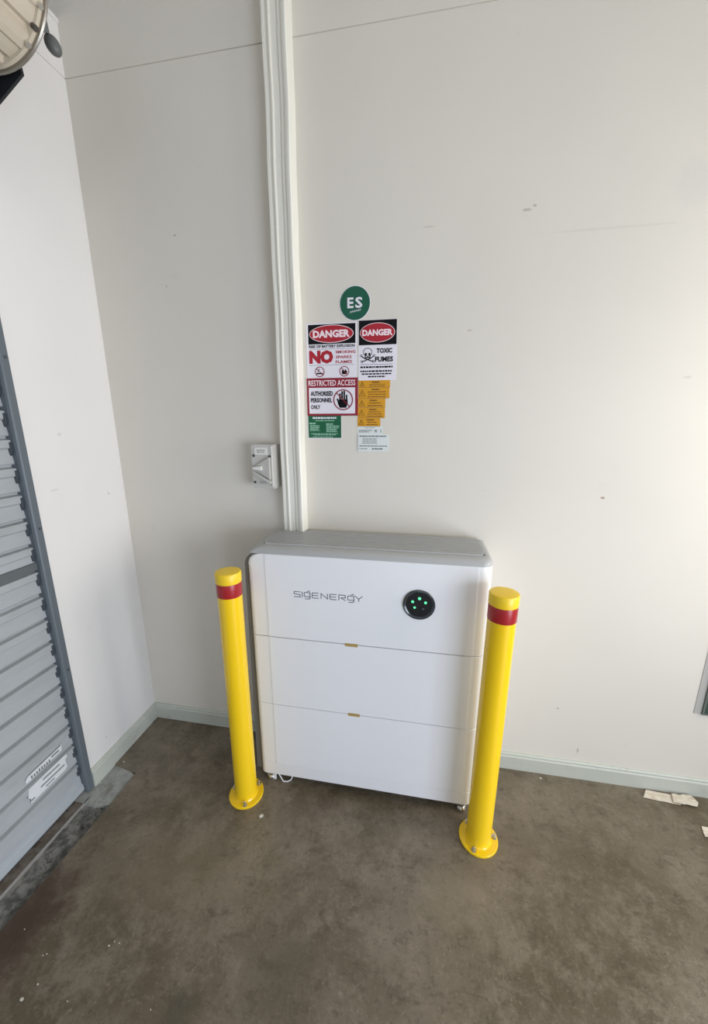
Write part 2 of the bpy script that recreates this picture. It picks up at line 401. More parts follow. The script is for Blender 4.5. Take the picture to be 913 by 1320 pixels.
# right wall with its window opening, rear wall with the big door opening
bm = bx((RX, -0.11, -0.1), (RX+0.1, 0.12, RZ)); box(bm, (RX, RY, -0.1), (RX+0.1, -3.12, RZ))
box(bm, (RX, -1.06, -0.1), (RX+0.1, -0.11, 0.90)); box(bm, (RX, -1.06, 1.82), (RX+0.1, -0.11, RZ)); box(bm, (RX, -1.06, 0.90), (RX+0.1, -0.93, 1.82)); box(bm, (RX, -3.12, 1.38), (RX+0.1, -1.06, RZ))
o = link('wall_right', bm, 'wall_back'); o['kind'] = 'structure'
bm = bx((-1.7, RY-0.1, -0.1), (0.85, RY, RZ)); box(bm, (0.85, RY-0.1, 2.2), (RX+0.1, RY, RZ)); box(bm, (2.95, RY-0.1, -0.1), (RX+0.1, RY, 2.2))
o = link('wall_rear', bm, 'wall_back'); o['kind'] = 'structure'
# baseboards with a small chamfered lip
def board_profile():
    return [(0, -0.01), (0.012, -0.01), (0.012, 0.056), (0.009, 0.060), (0.009, 0.066), (0.005, 0.0714), (0, 0.0714)]
o = link('baseboard_back', prism(bmesh.new(), board_profile(), lambda d, z: (0.0, -d, z), lambda d, z: (RX, -d, z)), 'base'); o['kind'] = 'structure'
o = link('baseboard_left', prism(bmesh.new(), board_profile(), lambda d, z: (d, -0.0125, z), lambda d, z: (d, -0.3595, z)), 'base'); o['kind'] = 'structure'
# green framed opening at the far right of the back wall
w1 = empty('window_1', (2.14, 0, 0.337), kind='structure')
bm = bmesh.new()
wrect(bm, 2.134, 0.337, 2.157, 1.30, 0, 0.0015); wrect(bm, 2.89, 0.337, 2.92, 1.30, 0, 0.0015); wrect(bm, 2.134, 1.30, 2.92, 1.325, 0, 0.0015)
link('window_surround', bm, 'surround', parent=w1)
bm = bmesh.new()
wrect(bm, 2.157, 0.337, 2.163, 1.30, 0, 0.006); wrect(bm, 2.884, 0.337, 2.89, 1.30, 0, 0.006); wrect(bm, 2.163, 0.337, 2.884, 0.341, 0, 0.006); wrect(bm, 2.163, 1.294, 2.884, 1.30, 0, 0.006)
link('window_frame', bm, 'green_edge', parent=w1)
link('pane', wrect(bmesh.new(), 2.163, 0.341, 2.884, 1.294, 0, 0.003), 'green_dark', parent=w1)

# ================================================================ ROLLER DOOR (part of the left wall)
d1 = empty('door_1', (0, DY0, 0), kind='structure')
PITCH = 0.0826
def slat_bm(y0, y1):
    # one corrugation: groove, narrow band, small step, wide band
    pr = [(-0.030, 0.0), (-0.030, -0.0075), (-0.016, -0.011), (-0.016, -0.033), (-0.0230, -0.0375), (-0.0170, -PITCH+0.004), (-0.0195, -PITCH+0.0005),
          (-0.0235, -PITCH+0.0005), (-0.0235, -0.040), (-0.034, -0.013), (-0.034, 0.0)]
    return prism(bmesh.new(), pr, lambda x, z: (x, y0, z), lambda x, z: (x, y1, z))
top0 = 0.788
zs = [top0 + PITCH*k for k in range(15)] + [top0 - PITCH*k for k in range(1, 10)]
zs.sort()
SY0, SY1 = -0.384, -2.70
first = link('slat', slat_bm(SY0, SY1), 'curtain', parent=d1, smooth=30)
for v in first.data.vertices: v.co.z += ORG['door_1'].z  # local already
first.location.z = 0
clip_bm = bmesh.new()
cp = [(-0.026, -0.012), (-0.015, -0.018), (-0.0125, -0.030), (-0.014, -0.046), (-0.019, -0.056), (-0.026, -0.058)]
prism(clip_bm, cp, lambda x, z: (x, -0.3835, z), lambda x, z: (x, -0.3905, z))
clip0 = link('end_clip', clip_bm, 'clip', parent=first, smooth=50)
started = False
for z in zs:
    # the joint between the two lengths of curtain: one gap, its darkness drawn as an added grey strip
    if z > top0 + 0.01: z += 0.004
    if z - PITCH < 0.022: continue
    if not started: s, started = first, True
    else:
        s = first.copy(); C.objects.link(s); s.parent = d1
        c_ = clip0.copy(); C.objects.link(c_); c_.parent = s
    s.location = (0, 0, z)
link('dark_gap_strip', bx((-0.034, SY1, 0.874), (-0.012, SY0+0.003, 0.897)), 'groove', parent=d1, bevel=0.003)
br = bmesh.new()
prism(br, [(-0.036, 0.004), (-0.012, 0.004), (-0.008, 0.010), (-0.010, 0.030), (-0.017, 0.036), (-0.017, 0.050), (-0.036, 0.050)], lambda x, z: (x, SY1, z), lambda x, z: (x, SY0, z))
link('bottom_rail', br, 'rail', parent=d1)
link('rubber_seal', bx((-0.030, SY1, -0.010), (-0.018, SY0, 0.004)), 'clip', parent=d1)
# guide rail: folded channel standing slightly proud of the wall, with the notched inner lip
gb = bmesh.new()
prism(gb, [(-0.055, -0.358), (0.0, -0.358), (0.0, -0.360), (0.006, -0.360), (0.008, -0.362), (0.008, -0.380), (0.005, -0.384), (-0.003, -0.386), (-0.003, -0.383), (-0.055, -0.383)],
      lambda x, y: (x, y, 0.0), lambda x, y: (x, y, 1.96))
link('guide_rail', gb, 'guide', parent=d1)
for k in range(3):
    z = 1.505 - 0.5*k
    b_ = lathe(bmesh.new(), [(0.004, 0), (0.004, 0.003), (0.002, 0.004)], (0.008, -0.370, z), 10, 'x'); link('screw', b_, 'clip', parent=d1)
# curtain above the guide leaning in to the roll, coloured black for the shade beneath the drum
bm = bmesh.new()
prism(bm, [(-0.030, 1.90), (0.000, 1.93), (0.045, 1.985), (0.120, 2.040), (0.180, 2.0945), (0.180, 2.110), (0.10, 2.085), (0.03, 2.04), (-0.03, 1.99)], lambda x, z: (x, SY0-0.02, z), lambda x, z: (x, SY1, z))
link('shaded_curtain', bm, 'bracket_shade', parent=d1)
# worn label on the curtain: two pieces either side of a groove
st = empty('worn_label', (-0.016, -0.49, 0.2), 'tattered white label with faded print stuck low on the grey roller door', 'sticker')
def lprism(bm, pts, x): return prism(bm, pts, lambda y, z: (x, y, z), lambda y, z: (x+0.0006, y, z))
zt = top0 - 7*PITCH   # top of the slat with the upper piece
bm = bmesh.new()
lprism(bm, [(-0.553, 0.229), (-0.545, 0.239), (-0.43, 0.245), (-0.425, 0.252), (-0.428, 0.226), (-0.47, 0.224), (-0.55, 0.219)], -0.0158)
link('upper_piece', bm, 'sticker', parent=st)
bm = bmesh.new()
lprism(bm, [(-0.549, 0.196), (-0.50, 0.198), (-0.418, 0.200), (-0.415, 0.188), (-0.424, 0.182), (-0.422, 0.152), (-0.43, 0.146), (-0.47, 0.145), (-0.552, 0.143), (-0.549, 0.16), (-0.556, 0.168)], -0.0150)
link('lower_piece', bm, 'sticker', parent=st)
bm = bmesh.new()
def lr(y0, z0, y1, z1, x): lprism(bm, [(y0, z0), (y1, z0), (y1, z1), (y0, z1)], x)
for y in [-0.535+0.0085*k for k in range(8)]: lr(y, 0.222, y+0.0045, 0.231+0.002*(int(y*1000) % 2), -0.0150)
lr(-0.465, 0.232, -0.437, 0.238, -0.0150)
link('faded_print', bm, 'st_print', parent=st); bm = bmesh.new()
lr(-0.515, 0.165, -0.43, 0.170, -0.0142); lr(-0.55, 0.150, -0.538, 0.155, -0.0142); lr(-0.505, 0.183, -0.445, 0.188, -0.0142)
lr(-0.500, 0.152, -0.47, 0.156, -0.0142)
link('faded_print', bm, 'st_print', parent=st)

# ================================================================ DOOR ROLL at top left
DC = (0.203, 2.240); DR = 0.140
roll = empty('roller_door_drum', (DC[0], -0.40, DC[1]), 'beige ribbed roller door drum with steel end rim high at top left', 'door drum')
bm = bmesh.new(); ring0 = []; ring1 = []; prof = []
NR = 10
for k in range(NR):
    a0 = 2*PI*(k+0.80)/NR; st_ = 2*PI/NR
    for f, r in ((0.0, DR-0.014), (0.07, DR-0.014), (0.14, DR-0.006), (0.32, DR-0.006), (0.50, DR-0.006), (0.56, DR-0.001), (0.72, DR-0.001), (0.90, DR-0.002)):
        prof.append((a0 + f*st_, r))
prism(bm, prof, lambda a, r: (DC[0]+r*math.cos(a), -0.419, DC[1]+r*math.sin(a)), lambda a, r: (DC[0]+r*math.cos(a), -2.66, DC[1]+r*math.sin(a)))
link('ribbed_roll', bm, 'drum', parent=roll)
bm = lathe(bmesh.new(), [(DR-0.014, -0.019), (DR+0.001, -0.019), (DR+0.001, -0.012), (DR-0.002, -0.008), (0.03, -0.008)], (DC[0], -0.40, DC[1]), 64, 'y')
link('end_band', bm, 'drum', parent=roll, smooth=True)
bm = lathe(bmesh.new(), [(DR-0.012, -0.0), (DR+0.004, -0.0), (DR+0.006, 0.003), (DR+0.004, 0.006), (DR-0.004, 0.007), (DR-0.008, 0.012), (0.02, 0.012)], (DC[0], -0.408, DC[1]), 64, 'y')
link('rim', bm, 'drum_rim', parent=roll, smooth=True)
for ang in (-38, -52, -22, 140, 40):
    a = math.radians(ang); p = (DC[0]+(DR+0.002)*math.cos(a), DC[1]+(DR+0.002)*math.sin(a))
    bm = bmesh.new()
    tube(bm, [(p[0]-0.006*math.cos(a), -0.418, p[1]-0.006*math.sin(a)), (p[0]+0.004*math.cos(a), -0.418, p[1]+0.004*math.sin(a))], 0.006, 6)
    link('bolt', bm, 'iso_dark' if ang in (-38, 140) else 'chrome', parent=roll)
bm = bmesh.new(); a = math.radians(-53)
p = (0.254, 2.174)
tube(bm, [(DC[0]+(DR-0.012)*math.cos(a), -0.462, DC[1]+(DR-0.012)*math.sin(a)), (DC[0]+(DR-0.0045)*math.cos(a), -0.462, DC[1]+(DR-0.0045)*math.sin(a))], 0.0045, 12)
link('rivet_hole', bm, 'iso_dark', parent=roll)
bm = bmesh.new()
prism(bm, [(0.002, 1.968), (0.175, 2.0655), (0.237, 2.1010), (0.225, 2.20), (0.15, 2.32), (0.002, 2.34)], lambda x, z: (x, -0.3925, z), lambda x, z: (x, -0.3865, z))
br_ = link('end_bracket', bm, 'bracket_shade', parent=roll, bevel=0.001); br_['label'] = 'black triangular wall bracket'
# dark knob hanging at the drum's end, on a short stem
kb = empty('drum_brake_knob', (0.296, -0.36, 2.17), 'dark grey rounded knob on a stem beside the drum rim', 'knob')
bm = bmesh.new()
tube(bm, [(0.312, -0.386, 2.225), (0.305, -0.384, 2.200), (0.299, -0.374, 2.180)], 0.0075, 10)
link('stem', bm, 'knob', parent=kb, smooth=True)
bm = bmesh.new(); bmesh.ops.create_uvsphere(bm, u_segments=20, v_segments=14, radius=1)
bmesh.ops.scale(bm, vec=(0.0150, 0.016, 0.0215), verts=bm.verts)
bmesh.ops.rotate(bm, matrix=Matrix.Rotation(math.radians(-28), 3, 'Y'), verts=bm.verts)
bmesh.ops.translate(bm, vec=(0.302, -0.362, 2.166), verts=bm.verts)
link('knob', bm, 'knob', parent=kb, smooth=60)
link('axle', lathe(bmesh.new(), [(0.016, 0), (0.016, 0.03)], (DC[0], -0.397, DC[1]), 20, 'y'), 'drum_rim', parent=roll, smooth=True)

# ================================================================ CABLE TRUNKING on the back wall
tr = empty('cable_trunking', (0.72, 0, 0.945), 'tall cream ribbed cable duct running up the wall behind the white battery cabinet', 'cable duct')
XA, XB = 0.682, 0.7575
pr = [(XA, 0), (XA, -0.040), (XA+0.002, -0.043), (XA+0.008, -0.043), (XA+0.010, -0.040), (XA+0.018, -0.040), (XA+0.0205, -0.046), (XA+0.0245, -0.046), (XA+0.027, -0.041),
      (XA+0.041, -0.041), (XA+0.043, -0.037), (XA+0.046, -0.037), (XA+0.048, -0.042), (XA+0.058, -0.042), (XA+0.061, -0.048), (XA+0.068, -0.050), (XB-0.003, -0.050), (XB, -0.046), (XB+0.002, 0)]
# a little out of true along its height, like the pressed metal in the photograph
bm = bmesh.new(); H0, H1, NS = 0.936, 2.88, 60; rings = []
for j in range(NS+1):
    z = H0 + (H1-H0)*j/NS; dx = 0.0010*math.sin(z*9.0) + 0.0007*math.sin(z*23+1); dy = 0.0010*math.sin(z*14+2)
    rings.append([bm.verts.new((x+dx, (y+dy if y < -0.01 else y), z)) for x, y in pr])
for a, b in zip(rings, rings[1:]):
    for i in range(len(pr)): bm.faces.new((a[i], a[(i+1) % len(pr)], b[(i+1) % len(pr)], b[i]))
bm.faces.new(rings[0]); bm.faces.new(rings[-1][::-1])
link('duct_body', bm, 'column', parent=tr)

# ================================================================ ISOLATOR SWITCH
iso = empty('isolator_switch', (0.622, 0, 1.17), 'grey rotary isolator box on the wall left of the cream cable duct', 'switch')
IX0, IX1, IZ0, IZ1 = 0.581, 0.662, 1.096, 1.249
link('back_box', bx((IX0-0.001, -0.046, IZ0), (IX1+0.001, 0, IZ1)), 'iso', parent=iso, bevel=0.005)
link('front_cover', bx((IX0, -0.060, IZ0), (IX1, -0.047, IZ1)), 'iso', parent=iso, bevel=0.004)
y = -0.060
bm = wrect(bmesh.new(), IX0+0.012, IZ1-0.034, IX1-0.022, IZ1-0.010, y, 0.002); link('top_label', bm, 'iso_light', parent=iso, bevel=0.0006)
bm = fineprint(bmesh.new(), IX0+0.018, IZ1-0.029, IX1-0.027, IZ1-0.015, 2, y-0.002, 0.4, True, 5); link('printed_text', bm, 'iso_print', parent=iso)
# wedge shaped shroud pointing left, thicker towards the right
bm = bmesh.new()
A = [(IX0+0.003, 1.170), (IX1-0.012, 1.206), (IX1-0.012, 1.130)]
prism(bm, A, lambda x, z: (x, y, z), lambda x, z: (x, y-0.004-0.012*(x-IX0)/0.08, z)); link('shroud', bm, 'iso', parent=iso, bevel=0.0015)
# handle: raised bar with a small pointer
bm = bmesh.new(); prism(bm, [(IX0+0.008, 1.172), (IX0+0.040, 1.176), (IX0+0.042, 1.162), (IX0+0.012, 1.166)], lambda x, z: (x, y-0.006, z), lambda x, z: (x, y-0.020, z))
link('pointer', bm, 'iso_light', parent=iso, bevel=0.0012)
bm = bmesh.new(); prism(bm, [(IX0+0.006, 1.158), (IX1-0.010, 1.124), (IX1-0.010, 1.113), (IX0+0.012, 1.149)], lambda x, z: (x, y, z), lambda x, z: (x, y-0.014, z))
link('handle', bm, 'iso', parent=iso, bevel=0.002)
link('side_rib', wrect(bmesh.new(), IX1-0.008, IZ0+0.006, IX1-0.003, IZ1-0.004, y, 0.003), 'iso_light', parent=iso, bevel=0.001)
for (sx, sz) in ((IX0+0.008, IZ1-0.038), (IX1-0.014, IZ1-0.040), (IX0+0.008, IZ0+0.022), (IX1-0.014, IZ0+0.018)):
    link('screw', lathe(bmesh.new(), [(0.0046, 0.0), (0.0046, -0.0016), (0.0032, -0.0022)], (sx, y-0.0002, sz), 14, 'y'), 'iso_dark', parent=iso)
link('marking', fineprint(bmesh.new(), IX0+0.024, IZ0+0.016, IX0+0.052, IZ0+0.028, 2, y, 0.35, True, 8), 'iso_print', parent=iso)

# ================================================================ SIGNS
def sign(name, label, x0, z0, x1, z1, mat, cat='sign', t=0.0012, y=0.0, poly=None, group=None):
    bm = wprism(bmesh.new(), poly or [(x0, z0), (x1, z0), (x1, z1), (x0, z1)], y, t)
    o = link(name, bm, mat, origin=((x0+x1)/2, 0, (z0+z1)/2)); tagp(o, label, cat, group)
    o['_y'] = y - t
    return o
def mk(name, bm, mat, p, label=None):
    o = link(name, bm, mat, parent=p)
    if label: o['label'] = label
    return o
# round ES
cx, cz = 0.939, 1.694
s = link('round_sign', well(bmesh.new(), cx, cz, 0.0505, 0.0515, 0, 0.0010, 56), 's_white', origin=(cx, 0, cz))
tagp(s, 'round green sticker reading ES above the two danger signs', 'sign')
mk('green_disc', well(bmesh.new(), cx, cz, 0.0485, 0.0495, -0.0010, 0.0004, 56), 's_green', s)
bm = wtext(bmesh.new(), 'E', 0.9145, 1.680, 0.9345, 1.711, -0.0014, 0.03); wtext(bm, 'S', 0.9400, 1.6795, 0.9635, 1.7115, -0.0014, 0.03)
mk('lettering', bm, 's_white', s)
bm = bmesh.new()
for i in range(6): wstroke(bm, [(cx-0.016+0.006*i, cz-0.028+0.001*i), (cx-0.013+0.006*i, cz-0.022+0.001*i), (cx-0.011+0.006*i, cz-0.027+0.001*i)], 0.0012, -0.0014)
mk('handwriting', bm, 's_white', s)
def prohibit(bm, cx, cz, r, y, wd=0.0018):
    wring(bm, cx, cz, r, r, wd, y); wstroke(bm, [(cx-r*0.68, cz+r*0.68), (cx+r*0.68, cz-r*0.68)], wd*0.8, y); return bm
# danger: no smoking
x0, x1, z0, z1 = 0.7745, 0.9455, 1.462, 1.640
s = sign('danger_sign', 'white DANGER sign reading NO smoking sparks flames left of the toxic fumes sign', x0, z0, x1, z1, 's_white'); y = -0.0012
mk('header_panel', wrect(bmesh.new(), x0+0.007, 1.576, x1-0.005, z1-0.004, y), 's_black', s); ec = (0.860, 1.6065)
mk('ellipse_ring', well(bmesh.new(), ec[0], ec[1], 0.0745, 0.0275, y-0.0004), 's_pinkwhite', s)
mk('ellipse', well(bmesh.new(), ec[0], ec[1], 0.0725, 0.0255, y-0.0008), 's_red', s)
mk('lettering', wtext(bmesh.new(), 'DANGER', ec[0]-0.062, ec[1]-0.0115, ec[0]+0.062, ec[1]+0.0115, y-0.0012, 0.045), 's_pinkwhite', s, 'white heading lettering')
bm = wtext(bmesh.new(), 'RISK OF BATTERY EXPLOSION', x0+0.009, 1.5645, x1-0.007, 1.5735, y, 0.03); mk('lettering', bm, 's_black', s, 'small black line of lettering')
bm = wrect(bmesh.new(), x0+0.009, 1.5595, x1-0.007, 1.5606, y); wrect(bm, x0+0.009, 1.5098, x1-0.009, 1.5109, y); mk('rule', bm, 's_grey', s)
bm = wtext(bmesh.new(), 'NO', 0.783, 1.5150, 0.866, 1.5570, y, 0.07)
wtext(bm, 'SMOKING', 0.874, 1.5455, 0.941, 1.5545, y, 0.02); wtext(bm, 'SPARKS', 0.874, 1.5300, 0.928, 1.5390, y, 0.02); wtext(bm, 'FLAMES', 0.874, 1.5150, 0.929, 1.5240, y, 0.02)
mk('lettering', bm, 's_red', s, 'red NO lettering')
for px, k in ((0.8185, 0), (0.9030, 1)):
    mk('prohibition_symbol', prohibit(bmesh.new(), px, 1.4895, 0.0165, y-0.0004, 0.0024), 's_crimson', s)
    bm = bmesh.new()
    if k == 0: wstroke(bm, [(px-0.010, 1.484), (px+0.009, 1.484)], 0.0045, y); wstroke(bm, [(px-0.006, 1.490), (px-0.002, 1.498)], 0.0026, y)
    else:
        wprism(bm, [(px-0.007, 1.480), (px+0.007, 1.480), (px+0.010, 1.488), (px+0.003, 1.496), (px, 1.490), (px-0.005, 1.498), (px-0.009, 1.488)], y)
    mk('pictogram', bm, 's_black', s)
# danger: toxic fumes
x0, x1, z0, z1 = 0.9505, 1.0755, 1.459, 1.643
s = sign('danger_sign', 'white DANGER sign with skull reading TOXIC FUMES at the upper right', x0, z0, x1, z1, 's_white')
mk('header_panel', wrect(bmesh.new(), x0+0.0015, 1.568, x1-0.001, z1-0.001, y), 's_black', s); ec = (1.0125, 1.6045)
mk('ellipse_ring', well(bmesh.new(), ec[0], ec[1], 0.0565, 0.0295, y-0.0004), 's_pinkwhite', s)
mk('ellipse', well(bmesh.new(), ec[0], ec[1], 0.0548, 0.0278, y-0.0008), 's_red', s)
mk('lettering', wtext(bmesh.new(), 'DANGER', ec[0]-0.049, ec[1]-0.0095, ec[0]+0.049, ec[1]+0.0095, y-0.0012, 0.045), 's_pinkwhite', s, 'white heading lettering')
bm = wtext(bmesh.new(), 'TOXIC', 1.0105, 1.5425, 1.0610, 1.5575, y, 0.042); wtext(bm, 'FUMES', 1.0055, 1.5160, 1.0645, 1.5320, y, 0.042)
mk('lettering', bm, 's_black', s, 'black TOXIC FUMES lettering')
bm = wrect(bmesh.new(), 0.957, 1.5080, 1.063, 1.5090, y)
fineprint(bm, 0.957, 1.4965, 1.064, 1.5040, 1, y, 0.72, False, 3, 0.02)
fineprint(bm, 0.957, 1.4835, 1.062, 1.4915, 1, y, 0.60, False, 4, 0.02)
fineprint(bm, 0.961, 1.4755, 1.060, 1.4825, 1, y, 0.60, True, 5, 0.02)
fineprint(bm, 0.982, 1.4672, 1.040, 1.4740, 1, y, 0.66, True, 6, 0.02)
mk('fine_print', bm, 's_black', s)
k = (0.981, 1.5465); bm = bmesh.new()
wring(bm, k[0], k[1], 0.0150, 0.0130, 0.0018, y); wprism(bm, [(k[0]-0.010, 1.538), (k[0]-0.009, 1.528), (k[0]+0.009, 1.528), (k[0]+0.010, 1.538), (k[0]+0.006, 1.532), (k[0]-0.006, 1.532)], y)
well(bm, k[0]-0.0058, 1.5405, 0.0036, 0.0040, y); well(bm, k[0]+0.0058, 1.5405, 0.0036, 0.0040, y); wprism(bm, [(k[0]-0.0018, 1.533), (k[0]+0.0018, 1.533), (k[0], 1.537)], y)
for sg in (-1, 1):
    wstroke(bm, [(k[0]-sg*0.020, 1.534), (k[0]-sg*0.009, 1.527), (k[0]+sg*0.017, 1.5175)], 0.0030, y)
    wring(bm, k[0]-sg*0.021, 1.536, 0.0040, 0.0040, 0.0016, y, seg=12); wring(bm, k[0]+sg*0.019, 1.5175, 0.0040, 0.0040, 0.0016, y, seg=12)
mk('skull_and_crossbones', bm, 's_black', s)
# restricted access
x0, x1, z0, z1 = 0.772, 0.9485, 1.346, 1.469
s = sign('restricted_access_sign', 'crimson bordered RESTRICTED ACCESS sign with a barred black hand', x0, z0, x1, z1, 's_crimson', y=-0.0012); y = -0.0024
mk('white_panel', wrect(bmesh.new(), x0+0.007, z0+0.007, x1-0.009, 1.438, y), 's_white', s)
mk('lettering', wtext(bmesh.new(), 'RESTRICTED ACCESS', x0+0.006, 1.444, x1-0.008, 1.4625, y, 0.012), 's_pinkwhite', s, 'white heading lettering')
bm = wtext(bmesh.new(), 'AUTHORISED', x0+0.013, 1.411, x0+0.091, 1.427, y-0.0004, 0.035); wtext(bm, 'PERSONNEL', x0+0.013, 1.390, x0+0.088, 1.405, y-0.0004, 0.035)
wtext(bm, 'ONLY', x0+0.013, 1.368, x0+0.046, 1.382, y-0.0004, 0.02); mk('lettering', bm, 's_black', s, 'black lettering')
hc = (x0+0.1265, 1.398)
mk('prohibition_symbol', prohibit(bmesh.new(), hc[0], hc[1], 0.0340, y-0.0012, 0.0034), 's_crimson', s)
bm = bmesh.new(); yy = y-0.0004
wprism(bm, [(hc[0]-0.012, hc[1]-0.026), (hc[0]+0.010, hc[1]-0.026), (hc[0]+0.016, hc[1]-0.012), (hc[0]+0.015, hc[1]+0.001), (hc[0]-0.014, hc[1]+0.001), (hc[0]-0.019, hc[1]-0.012)], yy)
for fx, ft in ((-0.0108, 0.019), (-0.0035, 0.026), (0.004, 0.027), (0.0118, 0.014)): wstroke(bm, [(hc[0]+fx, hc[1]-0.002), (hc[0]+fx, hc[1]+ft)], 0.0056, yy)
wstroke(bm, [(hc[0]-0.014, hc[1]-0.012), (hc[0]-0.020, hc[1]+0.002)], 0.0055, yy)
mk('hand_pictogram', bm, 's_black', s)
# green sign
x0, x1, z0, z1 = 0.7715, 0.8915, 1.268, 1.350
s = sign('green_sign', 'small green sign with pale print at the lower left of the sign cluster', x0, z0, x1, z1, 's_white'); y = -0.0012
mk('green_panel', wrect(bmesh.new(), x0+0.002, z0+0.003, x1-0.001, z1, y), 's_green2', s); y = -0.0016
bm = fineprint(bmesh.new(), x0+0.018, 1.335, x1-0.018, 1.342, 1, y, 0.85, True, 3, 0.0); mk('heading_print', bm, 's_white', s)
bm = fineprint(bmesh.new(), x0+0.028, 1.327, x1-0.025, 1.332, 1, y, 0.6, True, 9, 0.0)
fineprint(bm, x0+0.006, 1.317, x0+0.028, 1.323, 1, y, 0.8, False, 1, 0); fineprint(bm, x0+0.066, 1.315, x0+0.090, 1.321, 1, y, 0.8, False, 2, 0)
fineprint(bm, x0+0.008, 1.294, x0+0.046, 1.315, 5, y, 0.62, False, 12); fineprint(bm, x0+0.066, 1.290, x0+0.114, 1.314, 6, y, 0.62, False, 13)
fineprint(bm, x0+0.010, 1.279, x1-0.012, 1.287, 2, y, 0.6, True, 14); fineprint(bm, x0+0.006, 1.2725, x1-0.020, 1.2765, 1, y, 0.5, True, 15)
mk('fine_print', bm, 's_mint', s)
# yellow warning labels, overlapping downwards
ylab = [(0.9505, 1.056, 1.4365, 1.459, 'topmost and widest of the yellow warning labels under the TOXIC FUMES sign'),
        (0.9505, 1.0545, 1.4015, 1.4360, 'second yellow warning label down, as wide as the topmost'),
        (0.9495, 1.0415, 1.3720, 1.4010, 'middle yellow warning label with a divided table of print'),
        (0.9485, 1.0405, 1.3380, 1.3715, 'fourth yellow warning label down, with bold print along its foot'),
        (0.9475, 1.0255, 1.3100, 1.3375, 'lowest and narrowest yellow warning label, directly above the white labels')]
for i, (a, b, c, d, lab) in enumerate(ylab):
    s = sign('warning_label', lab, a, c, b, d, 's_yellow', 'label', t=0.0008+0.0001*(5-i), group='yellow warning labels'); y = s['_y']
    h = d - c; tx = a + 0.013; bm = bmesh.new(); th = min(h*0.36, 0.012)
    zc = c + h*0.5
    for p, q in (((tx-th*0.85, zc-th*0.8), (tx+th*0.85, zc-th*0.8)), ((tx+th*0.85, zc-th*0.8), (tx, zc+th*0.9)), ((tx, zc+th*0.9), (tx-th*0.85, zc-th*0.8))): wstroke(bm, [p, q], 0.0013, y)
    wstroke(bm, [(tx, zc+th*0.35), (tx-0.001, zc-th*0.1), (tx+0.001, zc-th*0.5)], 0.0014, y); mk('warning_triangle', bm, 's_yline', s)
    mk('lettering', wtext(bmesh.new(), 'WARNING', (a+b)/2-0.008, d-0.0085, (a+b)/2+0.018, d-0.0035, y, 0.03), 's_yline', s)
    bm = fineprint(bmesh.new(), a+0.030, c+0.002, b-0.008, d-0.010, max(2, int((h-0.012)/0.0058)), y, 0.36, True, 20+i); mk('fine_print', bm, 's_yline', s)
    wr = wrect(bmesh.new(), a+0.001, c+0.0003, b-0.001, c+0.0010, y); mk('rule', wr, 's_yline', s)
# two white labels
s = sign('white_label', 'narrow white printed label between the lowest yellow label and the paper notice', 0.9475, 1.282, 1.034, 1.3105, 's_pale', 'label', t=0.0007); y = s['_y']
bm = fineprint(bmesh.new(), 0.952, 1.289, 0.998, 1.300, 2, y, 0.5, False, 31); fineprint(bm, 0.972, 1.304, 1.006, 1.307, 1, y, 0.5, True, 32)
fineprint(bm, 1.006, 1.290, 1.016, 1.300, 3, y, 0.6, False, 35); wstroke(bm, [(1.028, 1.300), (1.028, 1.290)], 0.002, y); mk('fine_print', bm, 's_pline', s)
s = sign('white_label', 'white paper notice with lines of small print at the bottom of the sign cluster', 0.9475, 1.2255, 1.0555, 1.2835, 's_pale', 'label', t=0.0010); y = s['_y']
bm = fineprint(bmesh.new(), 0.954, 1.275, 1.046, 1.280, 1, y, 0.8, False, 33, 0); fineprint(bm, 0.960, 1.251, 1.020, 1.272, 5, y, 0.4, True, 34)
fineprint(bm, 0.954, 1.242, 1.050, 1.2465, 1, y, 0.7, False, 36, 0); fineprint(bm, 0.954, 1.233, 0.982, 1.2365, 1, y, 0.6, False, 37, 0); fineprint(bm, 0.998, 1.232, 1.036, 1.2375, 1, y, 0.8, False, 38, 0)
mk('fine_print', bm, 's_pline', s)
mk('side_rule', wrect(bmesh.new(), 0.9475, 1.2255, 0.9487, 1.2835, y), 's_grey', s)

# ================================================================ BATTERY CABINET
BX0, BX1, YF, YB = 0.618, 1.389, -0.228, -0.014
bat = empty('battery_cabinet', (1.0, -0.12, 0.0), 'white wall battery cabinet with grey louvred top between the two yellow bollards', 'battery')
def section(xl, xr, yf, yb, rl, rr, n=8):
    pts = []
    for k in range(n+1):          # front-left
        a = PI + (PI/2)*k/n; pts.append((xl+rl+rl*math.cos(a), yf+rl+rl*math.sin(a)))
    for k in range(n+1):          # front-right
        a = 1.5*PI + (PI/2)*k/n; pts.append((xr-rr+rr*math.cos(a), yf+rr+rr*math.sin(a)))
    rb = 0.012
    for k in range(n+1):
        a = (PI/2)*k/n; pts.append((xr-rb+rb*math.cos(a), yb-rb+rb*math.sin(a)))
    for k in range(n+1):
        a = PI/2 + (PI/2)*k/n; pts.append((xl+rb+rb*math.cos(a), yb-rb+rb*math.sin(a)))
    return pts
def loft(levels):
    bm = bmesh.new(); R = []
    for z, pts in levels: R.append([bm.verts.new((x, y, z)) for x, y in pts])
    for a, b in zip(R, R[1:]):
        n = len(a)
        for i in range(n): bm.faces.new((a[i], a[(i+1) % n], b[(i+1) % n], b[i]))
    bm.faces.new(R[0]); bm.faces.new(R[-1][::-1]); return bm
RL, RR = 0.020, 0.034
def plain(z0, z1, g=0.0012):
    e = 0.0012; s_ = lambda i: section(BX0+i, BX1-i, YF+i, YB-i, RL, RR)
    return loft([(z0+g/2, s_(e)), (z0+g/2+e, s_(0)), (z1-g/2-e, s_(0)), (z1-g/2, s_(e))])
SX0, SX1 = 0.682, 1.3455
